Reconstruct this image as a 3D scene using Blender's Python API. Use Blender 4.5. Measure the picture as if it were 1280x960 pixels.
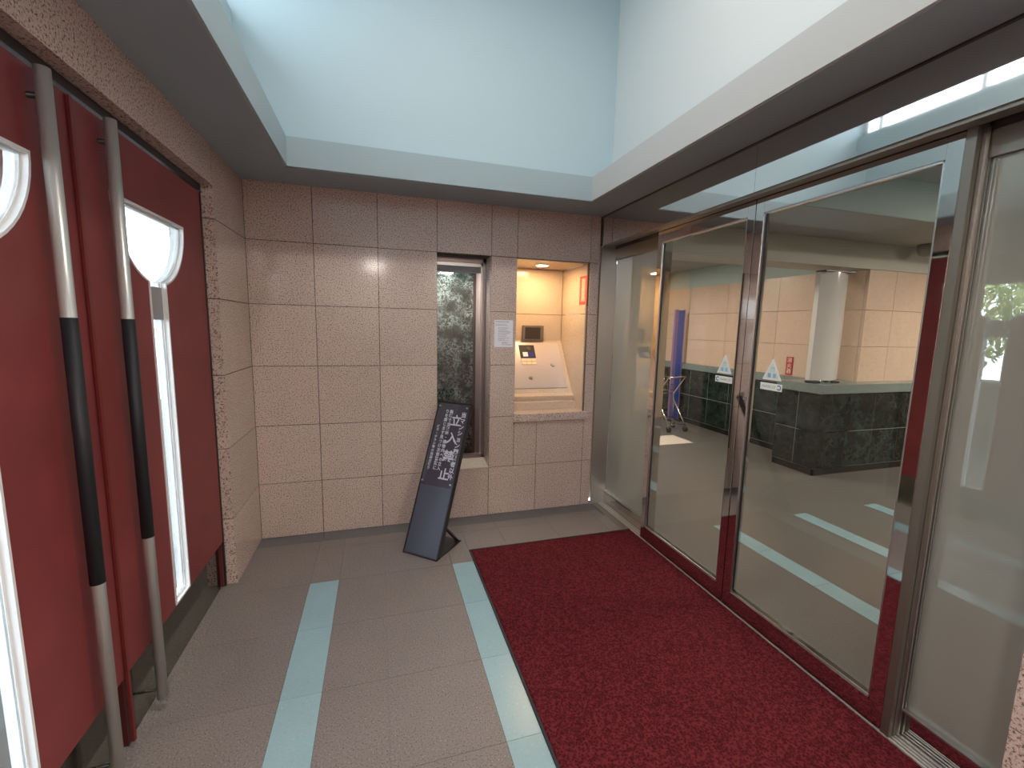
import bpy, bmesh, math, random
from mathutils import Vector, Matrix, Euler
random.seed(7)
S = bpy.context.scene
COL = S.collection
for o in list(bpy.data.objects): bpy.data.objects.remove(o)

# ------------------------------------------------------------------ camera
cd = bpy.data.cameras.new('camera'); cam = bpy.data.objects.new('camera', cd); COL.objects.link(cam)
cd.sensor_fit = 'HORIZONTAL'; cd.sensor_width = 36; cd.lens = 36 * 542.0 / 1280
cd.clip_start = .02; cd.clip_end = 200
YAW, PITCH, ROLL = -0.2986, -0.1291, -0.0210
Rm = Matrix.Rotation(YAW, 3, 'Z') @ Matrix.Rotation(PITCH, 3, 'X') @ Matrix.Rotation(ROLL, 3, 'Y')
right, fwd, up = Rm.col[0].copy(), Rm.col[1].copy(), Rm.col[2].copy()
m = Matrix((right, up, -fwd)).transposed().to_4x4(); m.translation = Vector((0.7888, -3.169, 1.4678))
cam.matrix_world = m
S.camera = cam

# ------------------------------------------------------------------ world, lights, exposure
SKY = 8.0
W = bpy.data.worlds.new('world'); S.world = W; W.use_nodes = True
bg = W.node_tree.nodes['Background']; bg.inputs[0].default_value = (.80, .91, 1.0, 1); bg.inputs[1].default_value = SKY
S.view_settings.view_transform = 'Standard'; S.view_settings.look = 'None'
S.view_settings.exposure = 0.5; S.view_settings.gamma = 1; S.view_settings.use_curve_mapping = False
S.cycles.max_bounces = 10; S.cycles.diffuse_bounces = 5; S.cycles.glossy_bounces = 6; S.cycles.transmission_bounces = 8
S.cycles.transparent_max_bounces = 16
S.cycles.caustics_reflective = False; S.cycles.caustics_refractive = False
S.cycles.sample_clamp_indirect = 6

def area(name, loc, rot, sx, sy, power, color, portal=False, spread=math.pi):
    l = bpy.data.lights.new(name, 'AREA'); l.shape = 'RECTANGLE'; l.size = sx; l.size_y = sy
    l.energy = power; l.color = color; l.spread = spread
    if portal: l.cycles.is_portal = True
    o = bpy.data.objects.new(name, l); COL.objects.link(o); o.location = loc; o.rotation_euler = rot
    return o
PI = math.pi
# daylight openings: the light well's clerestory and the glazed entrance doors (sampling portals for the sky)
area('portal_light', (-.12, -1.7, 3.375), (0, -PI/2, 0), .31, 3.2, 1, (1, 1, 1), True)
area('portal_light', (-.16, -1.5, 1.07), (0, -PI/2, 0), 2.1, 1.94, 1, (1, 1, 1), True)
# unseen lamps added to brighten the vestibule: soffit and light well top
FILL_LAMPS = [(.85, -1.9, 4.40, 13), (1.65, -1.9, 4.40, 13), (.75, -3.65, 2.34, 17), (1.85, -3.65, 2.34, 17)]
# unseen lamps added to light the lobby
LOBBY_FILL = [(3.4, -1.6, 9), (5.9, -1.9, 28), (4.0, 2.6, 26), (7.3, -1.4, 48), (3.9, 1.0, 20)]

# ------------------------------------------------------------------ mesh helpers
def link(name, me, parent=None, mat=None, loc=None):
    o = bpy.data.objects.new(name, me); COL.objects.link(o)
    if mat and not me.materials: me.materials.append(mat)
    if loc: o.location = loc
    if parent:
        o.parent = parent
        if parent.type == 'EMPTY' or True: o.matrix_parent_inverse = parent.matrix_basis.inverted()
    return o
class MB:
    def __init__(s): s.v = []; s.f = []; s.sm = []
    def add(s, vs, fs, smooth=False):
        n = len(s.v); s.v += [tuple(v) for v in vs]; s.f += [tuple(i + n for i in f) for f in fs]; s.sm += [smooth] * len(fs); return s
    def box(s, x0, y0, z0, x1, y1, z1):
        x0, x1 = sorted((x0, x1)); y0, y1 = sorted((y0, y1)); z0, z1 = sorted((z0, z1))
        return s.add([(x0,y0,z0),(x1,y0,z0),(x1,y1,z0),(x0,y1,z0),(x0,y0,z1),(x1,y0,z1),(x1,y1,z1),(x0,y1,z1)],
                     [(0,3,2,1),(4,5,6,7),(0,1,5,4),(1,2,6,5),(2,3,7,6),(3,0,4,7)])
    def prism(s, poly, axis, a, b):
        """poly: 2D points in the two other axes (order x,y,z without axis)"""
        def P(p, t):
            q = list(p); q.insert(axis, t); return tuple(q)
        n = len(poly)
        ar = sum(poly[i][0]*poly[(i+1)%n][1]-poly[(i+1)%n][0]*poly[i][1] for i in range(n))
        if (ar < 0): poly = poly[::-1]
        if axis == 1: a, b = max(a, b), min(a, b)
        else: a, b = min(a, b), max(a, b)
        vs = [P(p, a) for p in poly] + [P(p, b) for p in poly]
        fs = [tuple(range(n))[::-1], tuple(range(n, 2*n))] + [(i, (i+1)%n, n+(i+1)%n, n+i) for i in range(n)]
        return s.add(vs, fs)
    def tube(s, pts, r, n=16, caps=True):
        pts = [Vector(p) for p in pts]; rings = []
        rr = r if isinstance(r, (list, tuple)) else [r]*len(pts)
        ref = None
        for i, p in enumerate(pts):
            d = (pts[min(i+1, len(pts)-1)] - pts[max(i-1, 0)]).normalized()
            if ref is None: ref = Vector((0,0,1)) if abs(d.z) < .9 else Vector((1,0,0))
            a = (ref - d*ref.dot(d)).normalized(); b = d.cross(a); ref = a
            rings.append([p + (a*math.cos(2*PI*k/n) + b*math.sin(2*PI*k/n))*rr[i] for k in range(n)])
        vs = [v for R_ in rings for v in R_]; fs = []
        for i in range(len(rings)-1):
            for k in range(n): fs.append((i*n+k, i*n+(k+1)%n, (i+1)*n+(k+1)%n, (i+1)*n+k))
        s.add(vs, fs, True)
        if caps:
            m_ = len(s.v)-len(vs)
            s.f += [tuple(m_+k for k in range(n))[::-1], tuple(m_+(len(rings)-1)*n+k for k in range(n))]; s.sm += [False]*2
        return s
    def mesh(s, name, bevel=0, M=None):
        me = bpy.data.meshes.new(name); me.from_pydata([Vector(v) if M is None else M @ Vector(v) for v in s.v], [], s.f)
        me.polygons.foreach_set('use_smooth', s.sm)
        bm = bmesh.new(); bm.from_mesh(me); bmesh.ops.recalc_face_normals(bm, faces=bm.faces)
        if bevel:
            es = [e for e in bm.edges if len(e.link_faces) == 2 and e.calc_face_angle(0) > .6]
            bmesh.ops.bevel(bm, geom=es, offset=bevel, segments=2, affect='EDGES', clamp_overlap=True)
        bm.to_mesh(me); bm.free(); me.update(); return me
    def build(s, name, mat, parent=None, bevel=0, M=None):
        return link(name, s.mesh(name, bevel, M), parent, mat)
def empty(name, loc=(0,0,0), rz=0):
    o = bpy.data.objects.new(name, None); COL.objects.link(o); o.location = loc; o.rotation_euler = (0,0,rz)
    o.empty_display_size = .1; o.matrix_basis = Matrix.Translation(loc) @ Matrix.Rotation(rz, 4, 'Z'); return o
def tag(o, label=None, cat=None, group=None, kind=None):
    if label: o['label'] = label
    if cat: o['category'] = cat
    if group: o['group'] = group
    if kind: o['kind'] = kind
    return o
def box(name, c, mat, parent=None, bevel=0): return MB().box(*c).build(name, mat, parent, bevel)
_cache = {}
def piece(name, c, mat, parent, bevel=0):
    """box piece whose mesh is shared between alike sizes"""
    x0,y0,z0,x1,y1,z1 = c; k = (name, round(abs(x1-x0),4), round(abs(y1-y0),4), round(abs(z1-z0),4), mat.name)
    if k not in _cache:
        a,b,d = k[1]/2,k[2]/2,k[3]/2; _cache[k] = MB().box(-a,-b,-d,a,b,d).mesh(name, bevel); _cache[k].materials.append(mat)
    return link(name, _cache[k], parent, None, ((x0+x1)/2,(y0+y1)/2,(z0+z1)/2))
def text(body, size, M, mat, parent, name='lettering', align='CENTER', line=1.0, depth=.0004, sx=1.0, bold=0):
    c = bpy.data.curves.new('t', 'FONT'); c.body = body; c.size = size; c.align_x = align; c.align_y = 'CENTER'
    c.offset = bold*size; c.space_line = line; c.extrude = depth; c.resolution_u = 2
    o = bpy.data.objects.new('t', c); COL.objects.link(o); bpy.context.view_layer.update()
    me = bpy.data.meshes.new_from_object(o.evaluated_get(bpy.context.evaluated_depsgraph_get()))
    bpy.data.objects.remove(o); bpy.data.curves.remove(c); me.name = name
    me.transform(M @ Matrix.Diagonal((sx,1,1,1))); me.materials.clear(); me.materials.append(mat)
    return link(name, me, parent)
def offset(poly, d):
    """inset a closed 2D polygon (counter-clockwise) by d"""
    n = len(poly); out = []
    for i in range(n):
        p, a, b = Vector(poly[i]), Vector(poly[i-1]), Vector(poly[(i+1)%n])
        e1, e2 = (p-a).normalized(), (b-p).normalized()
        n1, n2 = Vector((-e1.y, e1.x)), Vector((-e2.y, e2.x)); mt = (n1+n2)
        mt = mt/max(.35, mt.length_squared/2)
        out.append(tuple(p + mt*d))
    return out
def ring(mb, poly, d, axis, a, b):
    q = offset(poly, d); n = len(poly)
    def P(p, t):
        r = list(p); r.insert(axis, t); return tuple(r)
    vs = [P(p,a) for p in poly]+[P(p,a) for p in q]+[P(p,b) for p in poly]+[P(p,b) for p in q]; fs = []
    for i in range(n):
        j = (i+1)%n
        fs += [(i,j,n+j,n+i),(2*n+i,3*n+i,3*n+j,2*n+j),(i,2*n+i,2*n+j,j),(n+i,n+j,3*n+j,3*n+i)]
    mb.add(vs, fs); return mb

# ------------------------------------------------------------------ materials
def newmat(name):
    m_ = bpy.data.materials.new(name); m_.use_nodes = True
    return m_, m_.node_tree, m_.node_tree.nodes['Principled BSDF']
def N(nt, t, **k):
    n = nt.nodes.new(t)
    for a, v in k.items():
        if a.startswith('i_'): n.inputs[a[2:].replace('_', ' ')].default_value = v
        else: setattr(n, a, v)
    return n
def ramp(nt, src, stops):
    r = N(nt, 'ShaderNodeValToRGB'); e = r.color_ramp.elements
    while len(e) < len(stops): e.new(.5)
    for el, (p_, c) in zip(e, stops): el.position = p_; el.color = (*c, 1)
    nt.links.new(src, r.inputs[0]); return r.outputs[0]
def plain(name, col, rough=.5, metal=0, bump=0, bscale=200, spec=.5, coat=0, var=0):
    m_, nt, b = newmat(name); b.inputs['Base Color'].default_value = (*col, 1); b.inputs['Roughness'].default_value = rough
    b.inputs['Metallic'].default_value = metal; b.inputs['Specular IOR Level'].default_value = spec; b.inputs['Coat Weight'].default_value = coat
    b.inputs['Coat Roughness'].default_value = .05
    g = N(nt, 'ShaderNodeNewGeometry')
    if var:
        n = N(nt, 'ShaderNodeTexNoise', i_Scale=6., i_Detail=4.); nt.links.new(g.outputs['Position'], n.inputs['Vector'])
        nt.links.new(ramp(nt, n.outputs[0], [(.3, [c*(1-var) for c in col]), (.7, [min(1, c*(1+var)) for c in col])]), b.inputs['Base Color'])
    if bump:
        n = N(nt, 'ShaderNodeTexNoise', i_Scale=float(bscale), i_Detail=3.); nt.links.new(g.outputs['Position'], n.inputs['Vector'])
        u = N(nt, 'ShaderNodeBump', i_Strength=bump, i_Distance=.002); nt.links.new(n.outputs[0], u.inputs['Height']); nt.links.new(u.outputs[0], b.inputs['Normal'])
    return m_
def granite(name, base, dark, light, scale=170, rough=.3, tv=.06, dk=.36, spec=.5):
    """speckled stone, each tile a shade of its own"""
    m_, nt, b = newmat(name); L = nt.links.new; g = N(nt, 'ShaderNodeNewGeometry'); oi = N(nt, 'ShaderNodeObjectInfo')
    n = N(nt, 'ShaderNodeTexNoise', i_Scale=float(scale), i_Detail=3., i_Roughness=.65); L(g.outputs['Position'], n.inputs['Vector'])
    c = ramp(nt, n.outputs[0], [(dk, dark), (dk+.08, base), (.60, base), (.70, light)])
    n2 = N(nt, 'ShaderNodeTexNoise', i_Scale=5., i_Detail=3.); L(g.outputs['Position'], n2.inputs['Vector'])
    a = N(nt, 'ShaderNodeMath', operation='MULTIPLY_ADD'); L(oi.outputs['Random'], a.inputs[0]); a.inputs[1].default_value = tv*2; a.inputs[2].default_value = 1-tv
    a2 = N(nt, 'ShaderNodeMath', operation='MULTIPLY_ADD'); L(n2.outputs[0], a2.inputs[0]); a2.inputs[1].default_value = .16; L(a.outputs[0], a2.inputs[2])
    h = N(nt, 'ShaderNodeHueSaturation'); L(c, h.inputs['Color']); L(a2.outputs[0], h.inputs['Value']); L(h.outputs[0], b.inputs['Base Color'])
    b.inputs['Roughness'].default_value = rough; b.inputs['Specular IOR Level'].default_value = spec
    return m_
def marble(name, base, vein, rough=.12, sc=13):
    m_, nt, b = newmat(name); L = nt.links.new; g = N(nt, 'ShaderNodeNewGeometry'); oi = N(nt, 'ShaderNodeObjectInfo')
    w = N(nt, 'ShaderNodeTexNoise', i_Scale=7., i_Detail=6., i_Roughness=.7, i_Distortion=1.2); L(g.outputs['Position'], w.inputs['Vector'])
    mx = N(nt, 'ShaderNodeMixRGB', blend_type='ADD'); mx.inputs[0].default_value = .25; L(g.outputs['Position'], mx.inputs[1]); L(w.outputs['Color'], mx.inputs[2])
    v = N(nt, 'ShaderNodeTexVoronoi', feature='DISTANCE_TO_EDGE', i_Scale=float(sc)); L(mx.outputs[0], v.inputs['Vector'])
    c1 = ramp(nt, v.outputs['Distance'], [(0, (1,1,1)), (.035, (.25,.25,.25)), (.12, (0,0,0))])
    n3 = N(nt, 'ShaderNodeTexNoise', i_Scale=9., i_Detail=5.); L(g.outputs['Position'], n3.inputs['Vector'])
    k = N(nt, 'ShaderNodeMixRGB', blend_type='MULTIPLY'); k.inputs[0].default_value = 1; L(c1, k.inputs[1]); L(ramp(nt, n3.outputs[0], [(.36, (0,0,0)), (.60, (1,1,1))]), k.inputs[2])
    c2 = ramp(nt, n3.outputs[0], [(.3, [q*.6 for q in base]), (.75, [q*1.7 for q in base])])
    mm = N(nt, 'ShaderNodeMixRGB'); L(k.outputs[0], mm.inputs[0]); L(c2, mm.inputs[1]); mm.inputs[2].default_value = (*vein, 1)
    h = N(nt, 'ShaderNodeHueSaturation'); L(mm.outputs[0], h.inputs['Color'])
    a = N(nt, 'ShaderNodeMath', operation='MULTIPLY_ADD'); L(oi.outputs['Random'], a.inputs[0]); a.inputs[1].default_value = .5; a.inputs[2].default_value = .75
    L(a.outputs[0], h.inputs['Value']); L(h.outputs[0], b.inputs['Base Color']); b.inputs['Roughness'].default_value = rough
    return m_
def glass(name, tint=(.93,.96,.95), frost=0, refl=1.0, frostcol=(.7,.78,.76)):
    """thin pane: sharp fresnel reflection over see-through (or acid-etched) body"""
    m_ = bpy.data.materials.new(name); m_.use_nodes = True; nt = m_.node_tree; nt.nodes.clear(); L = nt.links.new
    out = N(nt, 'ShaderNodeOutputMaterial'); gl = N(nt, 'ShaderNodeBsdfGlossy', i_Roughness=.0); gl.inputs[0].default_value = (1,1,1,1)
    tr = N(nt, 'ShaderNodeBsdfTransparent'); tr.inputs[0].default_value = (*tint, 1)
    lw_ = N(nt, 'ShaderNodeLayerWeight', i_Blend=.5); pw = N(nt, 'ShaderNodeMath', operation='POWER'); L(lw_.outputs['Facing'], pw.inputs[0]); pw.inputs[1].default_value = 5
    fr = N(nt, 'ShaderNodeMath', operation='MULTIPLY_ADD'); L(pw.outputs[0], fr.inputs[0]); fr.inputs[1].default_value = .96; fr.inputs[2].default_value = .04
    mu = N(nt, 'ShaderNodeMath', operation='MULTIPLY'); L(fr.outputs[0], mu.inputs[0]); mu.inputs[1].default_value = refl; mu.use_clamp = True
    mx = N(nt, 'ShaderNodeMixShader'); L(mu.outputs[0], mx.inputs[0])
    if frost:
        d = N(nt, 'ShaderNodeBsdfRefraction', i_Roughness=.6, i_IOR=1.25); d.inputs[0].default_value = (*tint, 1)
        t = N(nt, 'ShaderNodeBsdfTranslucent'); t.inputs[0].default_value = (*frostcol, 1)
        df = N(nt, 'ShaderNodeBsdfDiffuse'); df.inputs[0].default_value = (*frostcol, 1)
        m1 = N(nt, 'ShaderNodeMixShader'); m1.inputs[0].default_value = .5; L(t.outputs[0], m1.inputs[1]); L(df.outputs[0], m1.inputs[2])
        m2 = N(nt, 'ShaderNodeMixShader'); m2.inputs[0].default_value = frost; L(d.outputs[0], m2.inputs[1]); L(m1.outputs[0], m2.inputs[2])
        L(m2.outputs[0], mx.inputs[1])
    else: L(tr.outputs[0], mx.inputs[1])
    L(gl.outputs[0], mx.inputs[2]); L(mx.outputs[0], out.inputs[0]); return m_
def emit(name, col, st):
    m_, nt, b = newmat(name); b.inputs['Base Color'].default_value = (*col, 1); b.inputs['Emission Color'].default_value = (*col, 1); b.inputs['Emission Strength'].default_value = st; return m_

GR = granite('wall_granite', (.57,.455,.405), (.14,.10,.085), (.72,.62,.56), 140, .13, .05, .385)
GRN = granite('niche_granite', (.58,.49,.40), (.40,.32,.26), (.68,.59,.50), 150, .18)
GRF = granite('floor_granite', (.185,.162,.155), (.055,.048,.048), (.36,.33,.32), 170, .45, .03)
GRL = granite('lobby_floor_granite', (.155,.142,.132), (.07,.065,.06), (.24,.22,.205), 190, .28, .03)
PALE = granite('pale_blue_tile', (.25,.385,.43), (.19,.31,.35), (.32,.45,.50), 90, .25, .06, .30)
MARB = marble('green_marble', (.008,.016,.013), (.07,.12,.10)); MARB.node_tree.nodes['Principled BSDF'].inputs['Specular IOR Level'].default_value = .25
MARW = marble('veined_green_marble', (.020,.035,.030), (.62,.72,.66), .15, 24)
LEDGE = granite('grey_green_slab', (.20,.25,.245), (.12,.16,.155), (.28,.33,.32), 120, .25)
BEIGE = granite('lobby_beige_tile', (.66,.49,.38), (.60,.44,.33), (.70,.53,.42), 30, .3, .04)
GROUT = plain('grout', (.10,.08,.07), .9)
GROUTF = plain('floor_grout', (.19,.17,.16), .9)
FASB = plain('fascia_blue_paint', (.37,.47,.51), .55)
FASR = plain('fascia_grey_paint', (.56,.56,.55), .55)
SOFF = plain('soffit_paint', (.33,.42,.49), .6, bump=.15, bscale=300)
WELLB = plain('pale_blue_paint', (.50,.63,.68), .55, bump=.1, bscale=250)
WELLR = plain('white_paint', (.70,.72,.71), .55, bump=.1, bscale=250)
STEEL = plain('mirror_steel', (.72,.70,.68), .035, 1)
BRUSH = plain('brushed_steel', (.62,.61,.60), .3, 1)
SATIN = plain('satin_bar', (.66,.65,.62), .34, .55)
DARK = plain('dark_metal', (.05,.048,.05), .35, .6)
BLACK = plain('black_rubber', (.012,.013,.018), .55)
RED = plain('red_enamel', (.225,.040,.043), .48, bump=.08, bscale=400, var=.12)
REDD = plain('edge_red', (.10,.018,.018), .4)
WHITE = plain('white_frame', (.82,.83,.84), .35)
DJ = plain('bronze_steel', (.27,.245,.21), .48, .9)
CLEAR = glass('clear_glass', (.93,.95,.94), 0, .95)
SMOKE = glass('smoked_glass', (.30,.27,.22), 0, 1.0)
WINGL = glass('window_glass', (.93,.95,.95), 0, 1.2)
FROST = glass('frosted_glass', (.88,.92,.90), .8, 3.6, (.56,.59,.54))

# ------------------------------------------------------------------ floor
HZ = 2.34
floor = box('floor', (-.16, .08, -.12, 2.66, -4.2, -.006), GROUTF); tag(floor, kind='structure')
G = .0014
def ftile(x0, x1, y0, y1, mat, name='floor_tile'):
    piece(name, (x0+G/2, y0-G/2, -.01, x1-G/2, y1+G/2, 0.0), mat, floor)
ys = [-.13, -.24] + [-.645-.405*i for i in range(9)]
colsx = [(-.10,.39),(.545,.80),(.80,1.20)]
GRB = granite('dark_border_granite', (.115,.115,.12), (.05,.05,.055), (.19,.19,.195), 190, .38, .03)  # floor strip along the back wall, darker than the rest
for k in range(6): ftile(.4*k, .4*k+.4, 0, -.13, GRB, 'border_tile')
ftile(2.4, 2.475, 0, -.13, GRB, 'border_tile')
ftile(-.10, 0, 0, -.13, GRF)
for j in range(len(ys)-1):
    y0, y1 = ys[j], ys[j+1]
    for x0, x1 in colsx: ftile(x0, x1, y0, y1, GRF)
    if j < 2:
        ftile(.39, .545, y0, y1, GRF)
        if j == 0:
            for x0, x1 in [(1.2,1.6),(1.6,2.0),(2.0,2.40),(2.40,2.47)]: ftile(x0, x1, y0, y1, GRF)
        else:
            ftile(1.2, 1.335, y0, y1, GRF)
            for x0, x1 in [(1.335,1.6),(1.6,2.0),(2.0,2.40),(2.40,2.54)]: ftile(x0, x1, y0, -.515, GRF)
    else:
        ftile(.39, .545, y0, y1, PALE, 'pale_blue_floor_tile'); ftile(1.20, 1.335, y0, y1, PALE, 'pale_blue_floor_tile')

# ------------------------------------------------------------------ back wall
wb = empty('wall_back'); tag(wb, kind='structure')
core = MB()
for c in [(-.4,0,1.192,2.6),(1.592,0,1.787,2.6),(1.192,0,1.592,.39),(1.192,1.985,1.592,2.6),(1.787,0,2.385,.735),(1.787,1.985,2.385,2.6),(2.385,0,2.462,2.6)]:
    core.box(c[0], .006, c[1], c[2], .12, c[3])
core.build('wall_core', GROUT, wb)
g = .004; R = [.0, .385, .785, 1.185, 1.585, 1.985, 2.345]
def wtile(x0, x1, z0, z1, mat=GR, d=.03): piece('tile', (x0+g/2, 0, z0+g/2, x1-g/2, d, z1-g/2), mat, wb)
CX = [0, .391, .793, 1.192, 1.587, 1.787, 2.385, 2.467]
for i in range(3):
    for j in range(6): wtile(CX[i], CX[i+1], R[j], R[j+1])
wtile(1.192, 1.587, 0, .385); wtile(1.192, 1.587, 1.985, 2.345)
for j in range(6):
    if j == 0: continue
    wtile(1.587, 1.787, R[j], R[j+1])
wtile(1.587, 1.977, 0, .385); wtile(1.977, 2.385, 0, .385); wtile(1.787, 1.977, .385, .735); wtile(1.977, 2.385, .385, .735)
wtile(1.787, 2.385, 1.985, 2.345)
for j in range(6): wtile(2.385, 2.467, R[j], R[j+1])
# intercom niche lining
for (a, b) in [(.80, 1.588), (1.592, 1.978)]:
    piece('niche_panel', (2.378, .032, a, 2.40, .56, b), GRN, wb); piece('niche_panel', (1.765, .032, a, 1.787, .56, b), GRN, wb)
    piece('niche_panel', (1.79, .50, max(a, 1.3), 2.372, .53, b), GRN, wb)
piece('niche_panel', (1.765, .032, 1.982, 2.40, .53, 2.01), GRN, wb)
box('niche_core', (1.74, .535, .7, 2.43, .6, 2.05), GROUT, wb)
MB().box(1.777, -.018, .738, 2.402, .16, .80).build('sill', GR, wb, .002)
MB().prism([(.135,.80),(.135,.862),(.195,.862),(.195,.885),(.185,.885),(.185,.905),(.215,.925),(.495,1.35),(.50,1.36),(.53,1.36),(.53,.80)], 0, 1.79, 2.376).build('niche_step', GRN, wb, .0015)
# window recess: reveals, sill
box('window_reveal', (1.587, .03, .40, 1.60, .20, 1.985), GR, wb); box('window_reveal', (1.18, .03, .40, 1.192, .20, 1.985), GR, wb)
MB().prism([(0,.385),(0,.39),(.2,.425),(.2,.385)], 0, 1.192, 1.587).build('window_sill', GRN, wb)
# closed booth behind the narrow window
MB().box(.55,.72,0,1.7,.80,2.2).box(.55,.13,0,.62,.72,2.2).box(.55,.13,-.02,1.7,.8,.0).build('booth_wall', GROUT, wb)
box('booth_side', (1.63,.20,0,1.70,.72,2.1), plain('pink_plaster', (.50,.36,.33), .6), wb)
box('booth_ceiling', (.55,.13,1.99,1.7,.8,2.05), plain('booth_grey', (.30,.31,.31), .6), wb)
for i, x in enumerate([.62, 1.02, 1.42]):
    for z in (0, .4, .8, 1.2, 1.6): piece('marble_tile', (x+.001, .70, z+.001, min(x+.399, 1.60), .72, min(z+.399, 1.98)), MARW, wb)
area('booth_lamp', (1.30, .48, 1.985), (0,0,0), .3, .2, 6, (1,.97,.92))  # added light, no fixture, so the marble behind the window shows

win1 = empty('window_1', (1.39,.2,.42)); tag(win1, kind='structure')
FR = plain('bronze_frame', (.30,.25,.25), .3, .8)
MB().box(1.192,.175,.425,1.206,.21,1.985).box(1.565,.165,.42,1.587,.22,1.985).box(1.192,.165,1.95,1.587,.22,1.985).box(1.192,.165,.42,1.587,.22,.445).build('frame', FR, win1, .001)
MB().box(1.553,.185,.445,1.565,.20,1.95).box(1.206,.185,1.925,1.565,.20,1.95).build('glazing_bead', BRUSH, win1)
box('blind_box', (1.206,.215,1.885,1.565,.27,1.95), plain('grey_box', (.35,.36,.37), .4), win1)
box('pane', (1.206,.190,.445,1.553,.196,1.925), WINGL, win1)

# ------------------------------------------------------------------ left wall with the entrance opening
wl = empty('wall_left'); tag(wl, kind='structure')
YO0, YO1, ZO = -.534, -2.50, 2.145
MB().box(-.16,.1,0,-.105,YO0+.006,2.6).box(-.16,YO0,ZO+.006,-.105,YO1,2.6).box(-.16,YO1-.006,0,-.105,-4.2,2.6).box(-.105,.1,0,-.006,-.0,2.6).build('wall_core', GROUT, wl)
def ltile(y0, y1, z0, z1): piece('tile', (-.11, y0-g/2, z0+g/2, 0, y1+g/2, z1-g/2), GR, wl)
for j in range(6): ltile(0, YO0, R[j], R[j+1])
for (a, b) in [(YO0, -1.465), (-1.465, -2.50)]: ltile(a, b, ZO, 2.345)
for (a, b) in [(-2.50,-2.9),(-2.9,-3.3),(-3.3,-3.7),(-3.7,-4.1)]:
    for j in range(6): ltile(a, b, R[j], R[j+1])
# door casing (dark steel) in the opening
tr1 = MB().box(-.13,YO0,0,-.052,YO0-.012,ZO).box(-.13,YO1,0,-.052,YO1+.012,ZO).box(-.13,YO0,2.115,-.052,YO1,ZO)
o = tr1.build('trim_1', DARK); tag(o, kind='structure')
tag(box('door_sill', (-.16, YO0, -.004, -.02, YO1, .001), GRF), kind='structure')

# ------------------------------------------------------------------ red entrance leaves
def leaf(name, ya, yb, yc, ybar, label, edge_hinge):
    """ya > yb; window centred on yc; pull bars through the leaf at ybar"""
    d = empty(name, (-.076, (ya+yb)/2, 0)); tag(d, label, kind='structure')
    XF, XB = -.055, -.097; zt, zb = 2.105, .265; r = .285; zw = 1.888; hw = .072; zs = .27
    arc = lambda s, n=14: [(yc + s*r*math.cos(t), zw - r*math.sin(t)) for t in [i*(PI/2)/n for i in range(n+1)] if r*math.cos(t) > hw]
    mb = MB()
    for s, ye in ((1, ya), (-1, yb)):
        A = arc(s); zj = zw - math.sqrt(r*r - hw*hw)
        poly = [(yc, zt), (ye, zt), (ye, zb), (yc, zb), (yc, zs), (yc+s*hw, zs), (yc+s*hw, zj)] + A[::-1] + [(yc, zw)]
        mb.prism(poly, 0, XF, XB)
    mb.build('panel', RED, d)
    ye1, ye2 = (ya, yb)
    box('edge_stile', (XF-.004, ya, .012, XB+.004, ya-.022, zb), REDD, d); box('edge_stile', (XF-.004, yb, .012, XB+.004, yb+.022, zb), REDD, d)
    hole = [(yc-hw, zs), (yc+hw, zs), (yc+hw, zw - math.sqrt(r*r-hw*hw))] + arc(1)[::-1] + arc(-1) + [(yc-hw, zw - math.sqrt(r*r-hw*hw))]
    fb = MB(); ring(fb, hole, .008, 0, XF+.004, XB-.004); fb.build('window_frame', WHITE, d)
    f2 = MB(); ring(f2, offset(hole, .008), .006, 0, XF-.012, XF-.021); f2.build('glazing_bead', WHITE, d)
    inner = offset(hole, .014)
    MB().prism(inner, 0, XF-.014, XF-.019).build('pane', WINGL, d)
    box('kick_pane', (-.079, ya-.022, .002, -.073, yb+.022, zb), SMOKE, d)
    box('infill_plate', (XF-.01, yc-hw+.014, 1.47, XB+.008, yc+hw-.014, 1.60), plain('grey_plate', (.33,.34,.36), .4), d)
    for xb in (-.020, -.137):
        b = MB().tube([(xb, ybar, .05), (xb, ybar, 2.10)], .0172, 28).build('pull_bar', SATIN, d)
        MB().tube([(xb, ybar, .693), (xb, ybar, 1.47)], .0186, 28).build('grip_sleeve', BLACK, b)
    MB().tube([(-.02, ybar, 2.03), (-.135, ybar, 2.03)], .008, 12).tube([(-.02, ybar, .085), (-.135, ybar, .085)], .005, 12).build('bar_bracket', DARK, d)
    if edge_hinge:
        MB().tube([(XF-.005,yb+.02,.405),(XF+.012,yb+.02,.405)], .009, 12).tube([(XF-.005,yb+.02,.345),(XF+.012,yb+.02,.345)], .009, 12).build('latch_screw', BRUSH, d)
    return d
leaf('door_1', -.548, -1.503, -1.06, -1.375, 'red entrance door leaf nearer the back wall, half-round window over a narrow slit', False)
leaf('door_2', -1.509, -2.486, -1.975, -1.67, 'red entrance door leaf cut off by the left edge of the photo', False)
MB().box(-.052, -1.512, .02, -.044, -1.525, 2.10).build('trim_2', plain('dull_red_strip', (.16,.02,.02), .4)); tag(bpy.data.objects['trim_2'], kind='structure')

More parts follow.
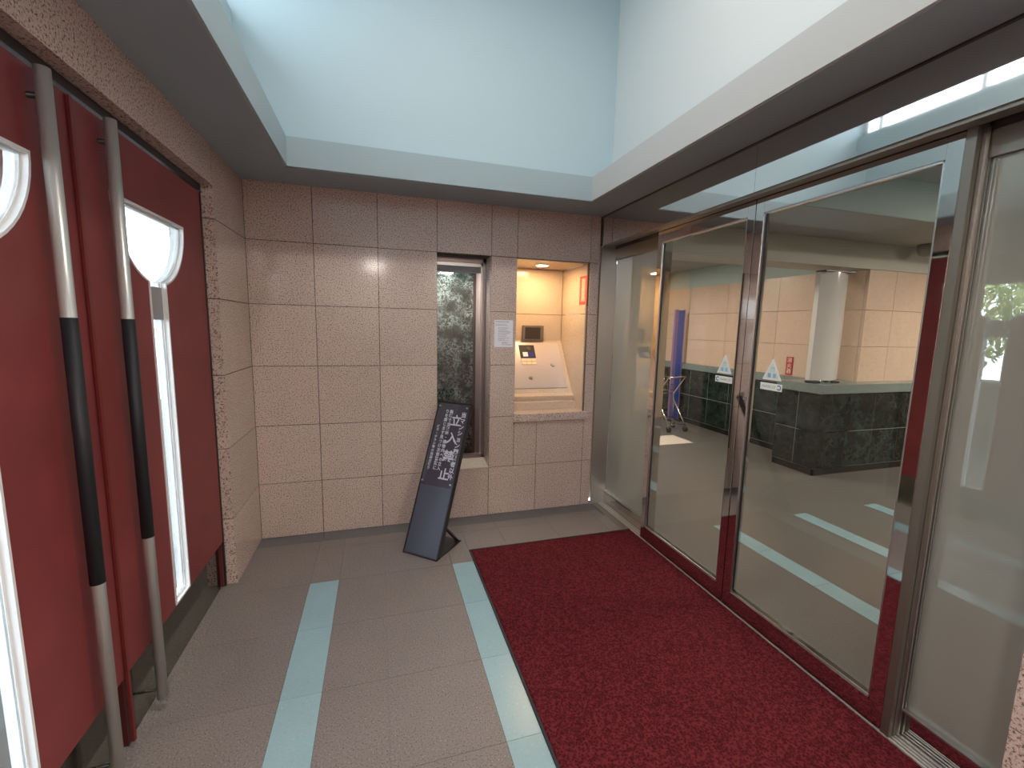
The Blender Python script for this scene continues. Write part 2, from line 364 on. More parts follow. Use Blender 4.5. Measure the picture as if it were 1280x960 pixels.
# ------------------------------------------------------------------ front and right walls (mostly behind the camera)
wf = empty('wall_front'); tag(wf, kind='structure')
MB().box(-.3,-4.106,0,2.8,-4.3,4.4).build('wall_core', GROUT, wf)
for i in range(6):
    for j in range(6):
        piece('tile', (.41*i+g/2-.0, -4.07, R[j]+g/2, .41*(i+1)-g/2, -4.106, R[j+1]-g/2), GR, wf)
wr = empty('wall_right'); tag(wr, kind='structure')
box('wall_core', (2.475,-2.552,0,2.80,-4.2,2.6), GROUT, wr)
for j in range(6):
    piece('tile', (2.467, -2.545, R[j]+g/2, 2.50, -2.945, R[j+1]-g/2), GR, wr)
    for k in range(1, 4): piece('tile', (2.467, -2.545-.4*k-g, R[j]+g/2, 2.50, -2.945-.4*k, R[j+1]-g/2), GR, wr)
    piece('tile', (2.502, -2.545, R[j]+g/2, 2.79, -2.575, R[j+1]-g/2), GR, wr)

# ------------------------------------------------------------------ ceiling, light well
XL, XR, YB, YF = .30, 2.22, -.32, -3.3
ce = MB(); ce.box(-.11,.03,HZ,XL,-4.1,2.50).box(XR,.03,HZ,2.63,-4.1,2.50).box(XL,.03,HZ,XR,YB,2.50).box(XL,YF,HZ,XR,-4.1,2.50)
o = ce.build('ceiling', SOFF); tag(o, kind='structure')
fa = empty('trim_3', (XL, YB, HZ)); tag(fa, kind='structure')
FX = .012
MB().box(XL-.0, YB, HZ+.004, XL+FX, YF, 2.503).build('fascia_board', FASB, fa)
MB().box(XL+FX, YB, HZ+.004, XR-FX, YB-FX, 2.503).build('fascia_board', FASB, fa)
MB().box(XR-FX, YB, HZ+.004, XR, YF, 2.503).build('fascia_board', FASR, fa)
MB().box(XL+FX, YF, HZ+.004, XR-FX, YF+FX, 2.503).build('fascia_board', FASB, fa)
YWB, XWL, XWR, ZW0, ZW1, ZT = -.10, .02, 2.485, 3.22, 3.53, 4.40
lw = empty('light_well', (1.2,-1.7,2.5)); tag(lw, kind='structure')
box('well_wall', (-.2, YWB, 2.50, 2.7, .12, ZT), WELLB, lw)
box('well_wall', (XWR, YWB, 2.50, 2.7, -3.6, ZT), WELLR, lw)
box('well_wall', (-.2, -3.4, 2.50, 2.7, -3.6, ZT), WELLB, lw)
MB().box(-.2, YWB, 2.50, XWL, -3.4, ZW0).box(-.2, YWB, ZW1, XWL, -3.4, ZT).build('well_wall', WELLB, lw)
box('well_ceiling', (-.2, .12, ZT, 2.7, -3.6, ZT+.1), WELLR, lw)
w2 = empty('window_2', (-.08,-1.7,ZW0)); tag(w2, kind='structure')
fm = MB().box(-.10,YWB,ZW0,-.04,-3.4,ZW0+.035).box(-.10,YWB,ZW1-.035,-.04,-3.4,ZW1)
fm.box(-.10,YWB,ZW0,-.04,YWB-.04,ZW1).box(-.10,-3.4,ZW0,-.04,-3.36,ZW1); fm.build('frame', WHITE, w2)
mys = [YWB-.12, -.9, -1.75, -2.6]
for y in mys: piece('mullion', (-.10, y, ZW0+.035, -.04, y-.035, ZW1-.035), WHITE, w2)
ed = [YWB-.04]+mys+[-3.36]
for a, b in zip(ed, ed[1:]): piece('pane', (-.073, a-.035, ZW0+.035, -.067, b, ZW1-.035), WINGL, w2)

VLAB = ['round lamp at the top of the light well, red door side', 'round lamp at the top of the light well, glass door side', 'round lamp in the vestibule soffit on the red door side', 'round lamp in the vestibule soffit on the glass door side']
for i, (x, y, z, e) in enumerate(FILL_LAMPS):  # fixtures added out of view to lift the vestibule light
    q = empty('recessed_lamp', (x, y, z)); tag(q, VLAB[i], 'lamp', 'vestibule ceiling lamps')
    MB().tube([(x,y,z-.001),(x,y,z-.012)], [.13,.125], 28).build('trim_ring', WHITE, q); MB().tube([(x,y,z-.012),(x,y,z-.015)], .11, 28).build('diffuser', emit('vestibule_diffuser', (1,.93,.84), 6), q)
    area('recessed_lamp_light', (x,y,z-.02), (0,0,0), .22, .22, e, (1,.92,.84), spread=(2.6 if z > 3 else PI))

# ------------------------------------------------------------------ automatic glass front
# transom, jamb, track
t4 = empty('trim_4', (2.5,-1.2,2.12)); tag(t4, kind='structure')
ZTR = 2.118
box('transom_panel', (2.477, .02, ZTR, 2.60, -1.463, 2.42), STEEL, t4); box('transom_panel', (2.4765, -1.4645, ZTR, 2.60, -2.545, 2.42), STEEL, t4)
box('shadow_gap', (2.470, .02, 2.333, 2.477, -2.545, 2.345), DARK, t4)  # dark bar drawn for the shade in the soffit joint
MB().box(2.485,0,2.105,2.54,-2.545,2.118).build('header_strip', DJ, t4)
MB().tube([(2.5,0,2.112),(2.5,-2.545,2.112)], .006, 10).build('header_bead', BRUSH, t4)
box('header_core', (2.60, .02, 2.10, 2.70, -2.545, 2.6), DARK, t4)
box('jamb', (2.545,-2.205,0,2.566,-2.232,2.118), DJ, t4, .001); box('jamb', (2.570,-2.205,0,2.66,-2.232,2.118), DJ, t4, .001); box('jamb_groove', (2.564,-2.206,0.01,2.572,-2.228,2.11), BLACK, t4)
for x in (2.588, 2.606): box('jamb_bead', (x,-2.232,.01,x+.007,-2.238,2.11), BRUSH, t4)
box('jamb', (2.478,.0,0,2.618,-.004,2.118), BRUSH, t4)
tk = empty('trim_5', (2.57,-1.2,0)); tag(tk, kind='structure')
box('track_base', (2.548,.0,-.004,2.615,-2.545,.001), DJ, tk)
box('track_edge', (2.5435,-.515,-.004,2.5475,-2.545,.008), SATIN, tk)
for x in (2.5495, 2.566, 2.581, 2.600): piece('track_rail', (x, 0, .0, x+.006, -2.545, .005), SATIN, tk)
box('track_edge', (2.49,.0,-.004,2.548,-.515,.002), DJ, tk)
# fixed frosted panels
def fixed(name, y0, y1, joint, label):
    w = empty(name, (2.62,(y0+y1)/2,0)); tag(w, label, kind='structure')
    box('bottom_rail', (2.603,y0,.004,2.645,y1,.105), STEEL, w); MB().box(2.597,y0,.105,2.65,y1,.112).build('glazing_bead', BRUSH, w)
    box('top_rail', (2.603,y0,2.02,2.645,y1,2.12), DJ, w)
    es = [y0]+joint+[y1]
    for a, b in zip(es, es[1:]): box('pane', (2.620,a-.002,.112,2.630,b+.002,2.02), FROST, w)
    for a in joint: box('pane_joint', (2.616,a+.003,.112,2.634,a-.003,2.02), BRUSH, w)
    return w
w3 = fixed('window_3', -.004, -.66, [], 'frosted glass panel beside the back wall')
box('post', (2.585,-.60,.004,2.645,-.662,2.118), STEEL, w3)
w4 = fixed('window_4', -2.234, -3.0, [], 'frosted glass panel beside the granite pier')
# sliding leaves
def slider(name, y0, y1, lab, sticker_y, flip):
    d = empty(name, (2.565,(y0+y1)/2,0)); tag(d, lab, kind='structure')
    x0, x1 = 2.547, 2.590; st = .046; zb, zt, zg0, zg1 = .012, 2.108, .10, 2.035
    box('stile', (x0,y0,zb,x1,y0-st,zt), STEEL, d, .001); box('stile', (x0,y1+st,zb,x1,y1,zt), STEEL, d, .001)
    box('bottom_rail', (x0,y0-st,zb,x1,y1+st,zg0), STEEL, d); box('top_rail', (x0,y0-st,zg1,x1,y1+st,zt), STEEL, d)
    a, b = y0-st, y1+st
    MB().box(x0+.004,a,zg0,x0+.012,a-.007,zg1).box(x0+.004,b,zg0,x0+.012,b+.007,zg1).box(x0+.004,a,zg0,x0+.012,b,zg0+.007).box(x0+.004,a,zg1,x0+.012,b,zg1-.007).build('glazing_bead', BRUSH, d)
    MB().box(x0+.012,a-.007,zg0+.007,x0+.016,a-.013,zg1-.007).build('gasket', BLACK, d)
    box('pane', (x0+.018,a,zg0,x0+.026,b,zg1), CLEAR, d)
    X = x0+.0178
    # warning triangle and maker's label stuck on the glass
    yc = sticker_y; zb0 = 1.247; w_, h_ = .104, .10
    q = [(yc-w_/2,zb0),(yc+w_/2,zb0),(yc+w_/2-.002,zb0+.006),(yc+.004,zb0+h_),(yc-.004,zb0+h_),(yc-w_/2+.002,zb0+.006)]
    tri = MB().prism(q, 0, X-.0006, X).build('warning_sticker', STK, d)
    q2 = [(yc-.038,zb0+.008),(yc+.038,zb0+.008),(yc,zb0+.080)]
    MB().prism(q2, 0, X-.0009, X-.0006).build('sticker_field', STK2, tri)
    F = Matrix(((0,0,-1,X-.001),(-1,0,0,yc),(0,1,0,zb0+.056),(0,0,0,1)))
    text('自動', .014, F, STKT, tri, depth=.0001)
    F2 = F.copy(); F2[2][3] = zb0+.042; text('ドア', .012, F2, STKT, tri, depth=.0001)
    fig = MB()
    for s in (-1, 1):
        yy = yc+s*.014; fig.box(X-.0011,yy-.008,zb0+.012,X-.0009,yy+.008,zb0+.032)
    fig.build('pictogram', STKB, tri)
    z0 = 1.198; lb = box('maker_label', (X-.0006,yc-.06,z0,X,yc+.06,z0+.034), STK, d)
    s = 1 if not flip else -1   # blue arc mark at one end of the label
    cy = yc + s*.043; arcpts = []
    mark = MB()
    for t in range(-10, 11):
        an = PI*(.0 if s>0 else 1.0) + t*.13*1.0
        pass
    n = 14
    for i in range(n):
        a1, a2 = .6+i*(2*PI-1.2)/n, .6+(i+1)*(2*PI-1.2)/n
        P = lambda a_, r_: (X-.0009, cy + (-s)*math.cos(a_)*r_, z0+.017+math.sin(a_)*r_)
        mark.add([P(a1,.007),P(a2,.007),P(a2,.012),P(a1,.012)], [(0,1,2,3)])
    mark.build('label_mark', STKBD, lb)
    F3 = Matrix(((0,0,-1,X-.001),(-1,0,0,yc - s*.012),(0,1,0,z0+.017),(0,0,0,1)))
    text('NABCO', .018, F3, STKG, lb, depth=.0001, sx=1.15)
    return d
STK = plain('sticker_white', (.85,.87,.84), .35); STK2 = plain('sticker_pale', (.66,.80,.80), .4); STKT = plain('sticker_text', (.42,.52,.55), .5)
STKB = plain('sticker_blue', (.30,.55,.70), .4); STKBD = plain('mark_blue', (.03,.16,.38), .4); STKG = plain('mark_grey', (.30,.36,.46), .5)
slider('door_3', -.640, -1.412, 'glass sliding door nearer the back wall', -1.28, False)
slider('door_4', -1.416, -2.203, 'glass sliding door nearer the right pier', -1.578, True)

# ------------------------------------------------------------------ mat
MAT, nt, b = newmat('mat_pile'); L = nt.links.new; ge = N(nt, 'ShaderNodeNewGeometry')
v = N(nt, 'ShaderNodeTexVoronoi', i_Scale=120.); L(ge.outputs['Position'], v.inputs['Vector'])
n = N(nt, 'ShaderNodeTexNoise', i_Scale=60., i_Detail=4.); L(ge.outputs['Position'], n.inputs['Vector'])
mx = N(nt, 'ShaderNodeMath', operation='MULTIPLY'); L(v.outputs['Distance'], mx.inputs[0]); L(n.outputs[0], mx.inputs[1])
L(ramp(nt, mx.outputs[0], [(.02, (.022,.004,.006)), (.20, (.072,.008,.012)), (.42, (.125,.018,.024))]), b.inputs['Base Color']); b.inputs['Roughness'].default_value = .95
b.inputs['Specular IOR Level'].default_value = .1
bu = N(nt, 'ShaderNodeBump', i_Strength=.8, i_Distance=.004); L(mx.outputs[0], bu.inputs['Height']); L(bu.outputs[0], b.inputs['Normal'])
dm = empty('door_mat', (1.94,-2.2,0)); tag(dm, 'dark red pile mat along the glass sliding doors', 'mat')
# the pile is a finely ridged sheet
nx, ny = 150, 420; X0, X1, Y0, Y1 = 1.345, 2.543, -.518, -4.0
vs = []; fs = []
rnd = random.Random(3)
for j in range(ny+1):
    for i in range(nx+1):
        ed_ = i in (0, nx) or j in (0, ny)
        vs.append((X0+(X1-X0)*i/nx, Y0+(Y1-Y0)*j/ny, 0.001 if ed_ else .0085 + rnd.uniform(-.0016,.0016)))
for j in range(ny):
    for i in range(nx):
        a = j*(nx+1)+i; fs.append((a, a+nx+1, a+nx+2, a+1))
pm = MB(); pm.add(vs, fs, True); o = pm.build('pile', MAT, dm); tag(o, kind='stuff')
MB().box(1.336,-.508,-.002,1.345,-4.0,.006).box(1.336,-.508,-.002,2.546,-.518,.006).build('rubber_edge', BLACK, dm)

# ------------------------------------------------------------------ leaning notice stand
sg = empty('notice_stand', (1.0109,-.509,0), -.7188); tag(sg, 'dark grey leaning notice stand with white Japanese lettering', 'sign')
Wd, t_, h_ = .264, .424, .941; Ls = math.hypot(t_, h_)
MS = Matrix.Translation((1.0109,-.509,0)) @ Matrix.Rotation(-.7188, 4, 'Z')
# local board frame: x width, y = along the slope, z = front normal
BF = MS @ Matrix(((1,0,0,0),(0,t_/Ls,-h_/Ls,0),(0,h_/Ls,t_/Ls,0),(0,0,0,1)))
PL = plain('board_grey', (.115,.12,.15), .25, .35, coat=.3); PLL = plain('board_steel', (.10,.11,.145), .35, .5)
MB().box(-Wd/2+.008,.012,-.012,Wd/2-.008,.45,-.002).build('lower_panel', PLL, sg, .001, BF)
MB().box(-Wd/2+.008,.45,-.012,Wd/2-.008,Ls-.008,-.003).build('text_panel', PL, sg, .001, BF)
tp = [c for c in sg.children if c.name.startswith('text_panel')][0]
MB().box(-Wd/2,.0,-.040,-Wd/2+.008,Ls,.002).box(Wd/2-.008,.0,-.040,Wd/2,Ls,.002).box(-Wd/2,Ls-.008,-.040,Wd/2,Ls,.002).box(-Wd/2,.004,-.040,Wd/2,.012,.002).build('frame', DARK, sg, .001, BF)
MB().box(-Wd/2+.01,.452,.004,Wd/2-.01,Ls-.012,.0065).build('acrylic_cover', glass('acrylic', (.92,.93,.95), 0, .8), sg, 0, BF)
for sx_ in (-1, 1):
    for sy_ in (.475, Ls-.035):
        cx_ = sx_*(Wd/2-.022); MB().tube([(cx_,sy_,-.003),(cx_,sy_,.010)], .006, 12).build('stand_off_screw', BRUSH, tp, 0, BF)
vt = lambda s_: '\n'.join(s_.replace('ー', '｜'))
LET = plain('lettering_white', (.86,.87,.9), .5)
def col(s_, x, ytop, size, line, sx=1.0):
    F = BF @ Matrix.Translation((x, ytop - size*line*len(s_)*.5, -.0022)); text(vt(s_), size, F, LET, tp, line=line, sx=sx, bold=.022)
col('当マンション関係者以外', .092, Ls-.065, .040, 1.06)
col('立入禁止', .041, Ls-.072, .082, 1.50)
col('無断で当敷地・建物内への立入', -.010, Ls-.055, .029, 1.05)
col('りを禁じます見つけ次第警察に', -.043, Ls-.055, .029, 1.05)
col('ビラ・チラシ等の投函お断り', -.090, Ls-.17, .023, 1.05)
MB().box(-Wd/2,.0,.001,Wd/2,.30,.007).build('foot_plate', DARK, sg, .001, MS)
sb = .20
def strut(x):
    a = Vector((x, sb*t_/Ls+.03, sb*h_/Ls)); c_ = Vector((x, .285, .007)); nrm_ = (c_-a).cross(Vector((1,0,0))).normalized()*.004
    vs = [p_+Vector((dx,0,0))+nn for p_ in (a,c_) for dx in (-.014,.014) for nn in (-nrm_, nrm_)]
    MB().add(vs, [(0,1,3,2),(4,6,7,5),(0,4,5,1),(2,3,7,6),(0,2,6,4),(1,5,7,3)]).build('strut', DARK, sg, 0, MS)
strut(-.11); strut(.11)

# ------------------------------------------------------------------ intercom niche contents
PLATE = plain('satin_plate', (.62,.57,.57), .34, .4)
pa, pb = Vector((0,.215,.925)), Vector((0,.495,1.35)); sd = (pb-pa).normalized(); nd = Vector((0,-sd.z,sd.y))
PF = Matrix(((1,0,0,0),(0,sd.y,nd.y,pa.y),(0,sd.z,nd.z,pa.z),(0,0,0,1)))
ic = empty('intercom_console', (2.08,.2,.9)); tag(ic, 'slanted satin metal intercom panel in the lit niche', 'intercom')
MB().box(1.80,.045,0,2.335,.495,.006).build('face_plate', PLATE, ic, .0015, PF)
MB().box(1.96,.335,.006,2.10,.465,.009).build('display_unit', BLACK, ic, 0, PF)
du = ic.children[-1]
MB().box(1.985,.345,.009,2.085,.395,.0097).build('screen', plain('screen_blue', (.05,.05,.25), .2), ic, 0, PF)
MB().box(1.985,.350,.0097,2.030,.393,.0103).build('screen_card', plain('screen_white', (.8,.85,.95), .3), ic, 0, PF)
MB().tube([(2.045,.43,.009),(2.045,.43,.014)], .02, 20).build('camera_lens', plain('lens_grey', (.12,.1,.1), .1), ic, 0, PF)
KY = plain('key_ivory', (.78,.70,.52), .4)
for i in range(3):
    for j in range(2):
        MB().box(1.962+i*.046,.270+j*.031,.006,2.004+i*.046,.297+j*.031,.011).build('key', KY, ic, 0, PF)
MB().tube([(2.245,.27,.006),(2.245,.27,.016)], .020, 24).tube([(2.245,.27,.016),(2.245,.27,.019)], .009, 16).build('key_switch', BRUSH, ic, 0, PF)
MB().tube([(2.02,.145,.006),(2.02,.145,.014)], .018, 24).tube([(2.02,.145,.014),(2.02,.145,.02)], .008, 16).build('lock', BRUSH, ic, 0, PF)
mo = empty('wall_monitor', (2.1,.5,1.42)); tag(mo, 'small dark steel-framed monitor on the back of the lit niche', 'monitor')
MB().box(2.000,.478,1.355,2.198,.50,1.490).build('housing', plain('taupe_metal', (.30,.25,.22), .35, .7), mo, .002)
box('screen', (2.022,.474,1.372,2.165,.479,1.474), plain('screen_dark', (.06,.05,.045), .15), mo)
box('speaker_slot', (2.172,.476,1.372,2.190,.479,1.474), plain('taupe2', (.2,.17,.15), .4), mo)
# ceiling downlight
dl = empty('downlight', (2.075,.24,1.98)); tag(dl, 'round recessed downlight in the ceiling of the niche', 'lamp')
n = 32
MB().tube([(2.075,.24,1.984),(2.075,.24,1.974)], [.062,.060], n).build('trim_ring', WHITE, dl)
MB().tube([(2.075,.24,1.975),(2.075,.24,1.9725)], .045, n).build('lens', emit('lamp_glow', (1,.86,.62), 14), dl)
l = bpy.data.lights.new('downlight_bulb', 'AREA'); l.shape = 'DISK'; l.size = .10; l.energy = 3.6; l.color = (1,.63,.28)
lo = bpy.data.objects.new('downlight_bulb', l); COL.objects.link(lo); lo.location = (2.075,.24,1.970)
# red sticker on the niche side
NS = empty('warning_notice', (2.378,.085,1.78)); tag(NS, 'red vertical notice strip on the side wall of the niche', 'sign')
RDF = plain('notice_red', (.80,.10,.09), .4); RDL = plain('notice_pink', (.85,.42,.36), .4)
box('border', (2.3768,.018,1.665,2.3778,.152,1.893), RDF, NS); box('field', (2.3762,.050,1.69,2.3768,.120,1.875), RDL, NS)
F = Matrix(((0,0,-1,2.376),(-1,0,0,.085),(0,1,0,1.785),(0,0,0,1)))
text('\n'.join('防犯録画中'), .034, F, plain('notice_cream', (.9,.8,.6), .5), NS, depth=.0001)
F[2][3] = 1.63; 
box('caption', (2.3772,.04,1.622,2.3778,.055,1.640), plain('tiny_grey', (.4,.3,.25), .5), NS); box('caption', (2.3772,.075,1.622,2.3778,.125,1.626), bpy.data.materials['tiny_grey'], NS)
# paper notice
pn = box('paper_notice', (1.617,-.0012,1.320,1.763,0-.0002,1.523), plain('paper', (.80,.81,.87), .7)); tag(pn, 'white printed paper notice taped between the narrow window and the niche', 'notice')
INK = plain('ink_grey', (.22,.22,.30), .7)
lines = MB(); rr = random.Random(5)
for i, z in enumerate([1.508,1.492,1.482,1.464,1.455,1.443,1.434,1.424,1.413,1.401,1.388,1.379,1.368,1.350,1.338]):
    x = 1.626 + (.02 if i > 2 and i < 13 else (.05 if i >= 13 else 0)); xe = rr.uniform(1.70,1.752)
    while x < xe:
        w_ = rr.uniform(.003,.012); lines.box(x,-.0016,z,min(x+w_,xe),-.0012,z+(.0045 if i in (0,13) else .0028)); x += w_+rr.uniform(.0012,.003)
lines.build('print', INK, pn)

# ------------------------------------------------------------------ lobby beyond the glass
lf = box('floor', (2.66,5.2,-.12,10.2,-4.4,0), GRL); tag(lf, kind='structure')
for x in (3.2, 4.0, 4.8):
    y = -.62; k = 0
    while y > -3.8:
        piece('pale_blue_floor_tile', (x+G, y, -.005, x+.138, y-.403, .0012), PALE, lf); y -= .405
piece('threshold', (2.66,0,-.003,2.72,-3.0,.002), BRUSH, lf)
GROUTB = plain('beige_grout', (.24,.16,.12), .9)
GROUTG = plain('pale_green_grout', (.28,.33,.31), .8)
def shell(name, cs, mat):
    mb = MB()
    for c in cs: mb.box(*c)
    o_ = mb.build(name, mat); tag(o_, kind='structure'); return o_
wa = empty('wall_lobby_far', (5.6,2,0)); tag(wa, kind='structure')
box('wall_core', (5.625,.69,0,5.9,5.2,2.9), GROUTB, wa)
UP = plain('teal_plaster', (.45,.56,.55), .6)
box('upper_plaster', (5.618,.69,2.158,5.63,5.2,2.9), UP, wa)
for i, (a, b) in enumerate([(.69,1.15),(1.15,1.99),(1.99,2.79),(2.79,3.59),(3.59,4.39),(4.39,5.19)]):
    for z0, z1 in [(.94,1.34),(1.34,1.74),(1.74,2.158)]: piece('tile', (5.60,a+g/2,z0+g/2,5.63,b-g/2,z1-g/2), BEIGE, wa)
wbb = empty('wall_lobby_side', (7,.28,0)); tag(wbb, kind='structure')
box('wall_core', (5.87,.30,0,10.2,.6,2.9), GROUTB, wbb)
for i, (a, b) in enumerate([(5.85,6.27)]+[(6.27+.8*k,6.27+.8*(k+1)) for k in range(5)]):
    for z0, z1 in [(.94,1.34),(1.34,1.74),(1.74,2.17)]: piece('tile', (a+g/2,.28,z0+g/2,b-g/2,.31,z1-g/2), BEIGE, wbb)
for z0, z1 in [(.94,1.34),(1.34,1.74),(1.74,2.17)]: piece('tile', (5.85,.312,z0+g/2,5.868,.60,z1-g/2), BEIGE, wbb)
shell('wall_lobby_end', [(2.4,5.2,0,10.2,5.4,2.9),(10.02,-4.4,0,10.2,5.2,2.9),(2.7,-4.4,0,10.2,-4.6,2.9),(2.47,.12,0,2.62,5.2,2.9),(5.87,.6,0,5.9,1,2.9)], plain('lobby_plaster', (.55,.46,.38), .6))
# ceiling with a shallow coffer and the downstand beam
LC = plain('lobby_ceiling_paint', (.36,.36,.34), .6)
o = shell('ceiling', [(2.70,5.2,2.44,10.2,-.5,2.9),(2.70,-.5,2.44,3.9,-4.4,2.9),(6.6,-.5,2.44,10.2,-4.4,2.9),(3.9,-2.9,2.44,6.6,-4.4,2.9),(3.9,-.5,2.75,6.6,-2.9,2.9)], LC)
cf = MB().box(3.9,-.5,2.445,3.912,-2.9,2.75).box(6.588,-.5,2.445,6.6,-2.9,2.75).box(3.912,-.5,2.445,6.588,-.512,2.75).box(3.912,-2.9,2.445,6.588,-2.888,2.75)
o = cf.build('trim_6', UP); tag(o, kind='structure')
o = box('ceiling_beam', (2.62,.28,2.172,10.0,.62,2.6), plain('beam_paint', (.55,.54,.50), .6)); tag(o, kind='structure')
# marble-clad reception counter
rc = empty('reception_counter', (5.3,.3,0)); tag(rc, 'green marble reception counter with a grey slab top', 'counter')
MB().box(5.084,.084,0,10.0,.275,.86).box(5.084,.084,0,5.54,.571,.86).build('counter_core', GROUTG, rc)
MB().prism([(5.065,.065),(10,.065),(10,.279),(5.848,.279),(5.848,.69),(5.598,.69),(5.525,.59),(5.065,.59)], 2, .862, .955).build('slab_top', LEDGE, rc, .002)
wn = empty('trim_7', (5.56,2.8,0)); tag(wn, kind='structure')
box('wainscot_core', (5.544,.60,0,5.622,5.195,.86), GROUTG, wn)
MB().prism([(5.598,.69),(5.598,5.19),(5.525,5.19),(5.525,.59)], 2, .862, .955).build('slab_top', LEDGE, wn, .002)
def mt(c, p_=None): piece('marble_tile', c, MARB, p_ or rc)
for z0, z1 in [(.075,.451),(.460,.858)]:
    for y0, y1 in [(.08,.318),(.327,.575)]: mt((5.08,y0,z0,5.10,y1,z1))
    for k in range(12): mt((5.08+.402*k+(.0 if k else .02),.08,z0,5.474+.402*k,.10,z1))
    mt((5.10,.565,z0,5.538,.575,z1))
    for k in range(11): mt((5.54,.58+.402*k,z0,5.56,.973+.402*k,z1), wn)
MB().box(5.082,.082,0,10,.10,.068).box(5.082,.082,0,5.10,.572,.068).build('plinth', plain('black_plinth', (.012,.014,.014), .2), rc)
box('plinth', (5.542,.60,0,5.56,5.19,.068), bpy.data.materials['black_plinth'], wn)
# glossy white screen standing on the counter
ws = empty('counter_screen', (5.3,.3,.955)); tag(ws, 'tall glossy white curved screen standing on the reception counter', 'screen')
pts = []
n = 16
for i in range(n+1):
    t = i/n; pts.append((5.115+.385*t, .25 - .055*math.sin(PI*t)))
pts += [(x, y+.05) for x, y in pts[::-1]]
MB().prism(pts, 2, .985, 2.10).build('curved_sheet', plain('glossy_white', (.72,.70,.70), .12, coat=.6), ws)
for x in (5.16, 5.43): MB().box(x-.05,.20,.955,x+.05,.30,.972).build('foot', BLACK, ws, .002)
for x in (5.22, 5.36): MB().tube([(x,.22,.955),(x,.22,.99)], .012, 14).build('foot_bolt', STEEL, ws)
MB().box(5.11,.19,2.10,5.51,.30,2.113).build('top_channel', DARK, ws)
# fire extinguisher sign
fs_ = empty('extinguisher_sign', (5.6,.905,1.06)); tag(fs_, 'small red vertical fire extinguisher sign above the counter ledge', 'sign')
box('plate', (5.590,.862,.965,5.598,.950,1.185), plain('sign_red', (.50,.035,.03), .4), fs_)
F = Matrix(((0,0,-1,5.5895),(-1,0,0,.906),(0,1,0,1.075),(0,0,0,1)))
text('消\n火\n器', .066, F, LET, fs_, depth=.0003)
# blue panel, cart, pale floor patch, dome
bp_ = empty('partition_panel', (5.40,2.8,0)); tag(bp_, 'narrow tall blue partition panel beyond the left sliding door', 'panel')
BLU = plain('blue_fabric', (.02,.11,.60), .6)
MB().box(5.39,2.78,.03,5.50,2.81,1.80).build('panel_face', BLU, bp_, .003)
MB().box(5.33,2.775,.02,5.39,2.815,1.81).box(5.50,2.775,.02,5.515,2.815,1.81).build('panel_frame', plain('violet_frame', (.22,.16,.42), .5), bp_)  # violet strips on either side of the blue face
MB().box(5.33,2.68,0,5.37,2.91,.02).box(5.47,2.68,0,5.51,2.91,.02).build('panel_foot', DARK, bp_)
ct = empty('folding_cart', (4.95,2.2,0)); tag(ct, 'chrome folding trolley with a slanted handle and rubber castors', 'trolley')
CH = plain('chrome', (.80,.78,.76), .12, 1)
sf = MB()
for x in (4.80, 5.08):
    sf.tube([(x,2.13,.80),(x,2.37,.53),(x,2.36,.43),(x,2.20,.25),(x,2.06,.09)], .010, 10); sf.tube([(x,2.36,.43),(x,2.34,.13)], .008, 10)
sf.build('side_frame', CH, ct)
MB().tube([(4.80,2.13,.80),(5.08,2.13,.80)], .012, 10).build('handle', CH, ct)
for y, z in ((2.37,.53),(2.34,.17),(2.06,.11)): MB().tube([(4.80,y,z),(5.08,y,z)], .006, 8).build('cross_bar', CH, ct)
bk = MB()
for i in range(6): bk.tube([(4.82+.048*i,2.40,.78),(4.82+.048*i,2.36,.55)], .003, 6)
for z in (.58,.66,.78): bk.tube([(4.80,2.365+.04*(z-.55)/.23,z),(5.08,2.365+.04*(z-.55)/.23,z)], .004, 6)
bk.build('wire_back', CH, ct)
for x in (4.80, 5.08):
    for y in (2.06, 2.34): MB().tube([(x-.012,y,.045),(x+.012,y,.045)], .045, 18).build('castor', BLACK, ct); 
    for y, z in ((2.06,.10),(2.34,.14)): box('castor_fork', (x-.015,y-.015,.06,x+.015,y+.015,z), CH, ct)
pmt = MB().box(4.20,1.48,.0,4.76,1.90,.006).build('floor_cloth', plain('pale_cloth', (.70,.62,.55), .8), None, .002); tag(pmt, 'small pale rectangular mat on the lobby floor in front of the trolley', 'mat')  # thin pale rectangle lying on the lobby floor
dc = empty('ceiling_dome', (6.4,.1,2.44)); tag(dc, 'small grey rounded dome hanging under the lobby ceiling', 'camera')
MB().tube([(6.42,.12,2.44),(6.42,.12,2.40),(6.42,.12,2.36),(6.42,.12,2.33),(6.42,.12,2.315),(6.42,.12,2.31)], [.085,.085,.08,.06,.035,.005], 20).build('dome_cover', plain('dome_grey', (.25,.26,.24), .25), dc)
# lobby fill lamps, out of view, added to brighten what lies beyond the glass
LLAB = ['square lobby ceiling lamp nearest the glass sliding doors', 'square lobby ceiling lamp inside the ceiling coffer', 'square lobby ceiling lamp above the trolley and blue panel', 'square lobby ceiling lamp over the far end of the marble counter', 'square lobby ceiling lamp beyond the ceiling beam']
for i, (x, y, e) in enumerate(LOBBY_FILL):
    zc = 2.75 if (3.9 < x < 6.6 and -2.9 < y < -.5) else 2.44
    q = empty('ceiling_lamp', (x, y, zc)); tag(q, LLAB[i], 'lamp', 'lobby ceiling lamps')
    MB().box(x-.17,y-.17,zc-.012,x+.17,y+.17,zc).build('housing', WHITE, q); MB().box(x-.14,y-.14,zc-.016,x+.14,y+.14,zc-.012).build('diffuser', emit('lamp_diffuser', (1,.85,.66), 5), q)
    area('ceiling_lamp_light', (x,y,zc-.02), (0,0,0), .28, .28, e, (1,.88,.74))

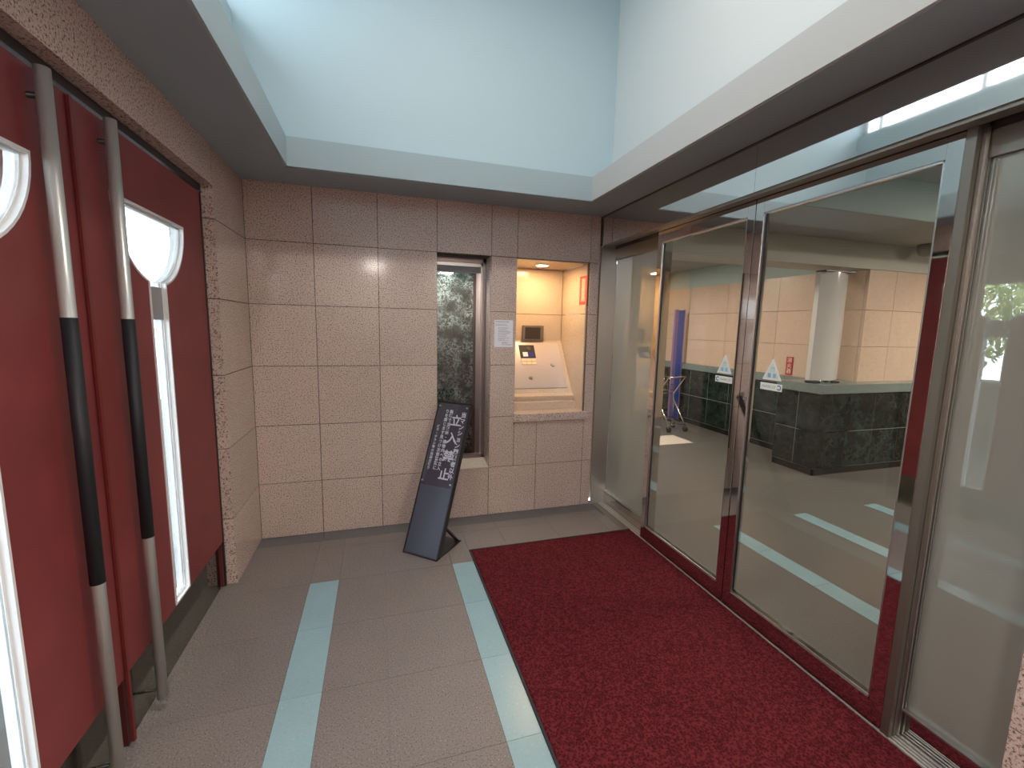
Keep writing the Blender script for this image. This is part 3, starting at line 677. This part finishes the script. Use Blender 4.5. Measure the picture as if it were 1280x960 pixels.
# ------------------------------------------------------------------ outdoors, seen through the red doors and in reflections
gr = box('pavement', (-14,12,-.14,-.155,-12,-.02), plain('paving_grey', (.07,.062,.052), .8, var=.1)); tag(gr, kind='structure')
MB().box(-2.0,4.5,2.62,-.30,-9,2.85).build('porch_roof', WHITE); tag(bpy.data.objects['porch_roof'], kind='structure')  # unseen roof, sized to shade the paving by the doors
o = MB().box(-3.4,1.6,-.02,-3.2,10,2.9).build('boundary_wall', plain('white_render', (.85,.80,.82), .7)); tag(o, kind='structure')
low = MB().box(-3.3,-11,-.02,-3.0,1.58,.85).box(-3.34,-11,.85,-2.96,1.58,.91).build('garden_wall', plain('grey_stone', (.10,.09,.075), .8)); tag(low, kind='structure')  # low wall added to block low-angle sky light
LEAFM, nt, b = newmat('foliage'); oi = N(nt, 'ShaderNodeNewGeometry')
nt.links.new(ramp(nt, oi.outputs['Random Per Island'], [(0,(.16,.26,.07)),(.5,(.42,.52,.18)),(1,(.78,.76,.40))]), b.inputs['Base Color'])
def shrub(x, y, rx, ry, rz, zc, seed, label):
    r_ = random.Random(seed); s_ = empty('garden_shrub', (x,y,-.02)); tag(s_, label, 'shrub')
    mb = MB()
    for i in range(2600):
        u = r_.uniform(-1,1); a = r_.uniform(0,2*PI); q = math.sqrt(1-u*u); k = r_.uniform(.55,1)
        c = Vector((x+rx*q*math.cos(a)*k, y+ry*q*math.sin(a)*k, zc+rz*u*k)); e = Euler((r_.uniform(0,6),r_.uniform(0,6),r_.uniform(0,6))).to_matrix()
        l_ = r_.uniform(.05,.09); mb.add([c+e@Vector(v_) for v_ in ((-l_,0,0),(0,-l_*.4,.01),(l_,0,0),(0,l_*.4,.01))], [(0,1,2,3)])
    o_ = mb.build('foliage', LEAFM, s_); tag(o_, kind='stuff')
    MB().tube([(x,y,-.02),(x+.03,y,zc*.5),(x,y+.02,zc)], [.05,.04,.02], 8).build('stem', plain('bark', (.12,.08,.05), .9), s_)
shrub(-4.6,-2.1,.9,.9,1.0,1.7, 1, 'leafy shrub outside, leftmost of those reflected in the frosted glass')
shrub(-4.9,.1,1.0,.9,1.1,1.9, 2, 'leafy shrub outside, middle of those reflected in the frosted glass')
shrub(-5.2,1.9,.9,.9,1.2,2.0, 3, 'leafy shrub outside, nearest the white boundary wall')
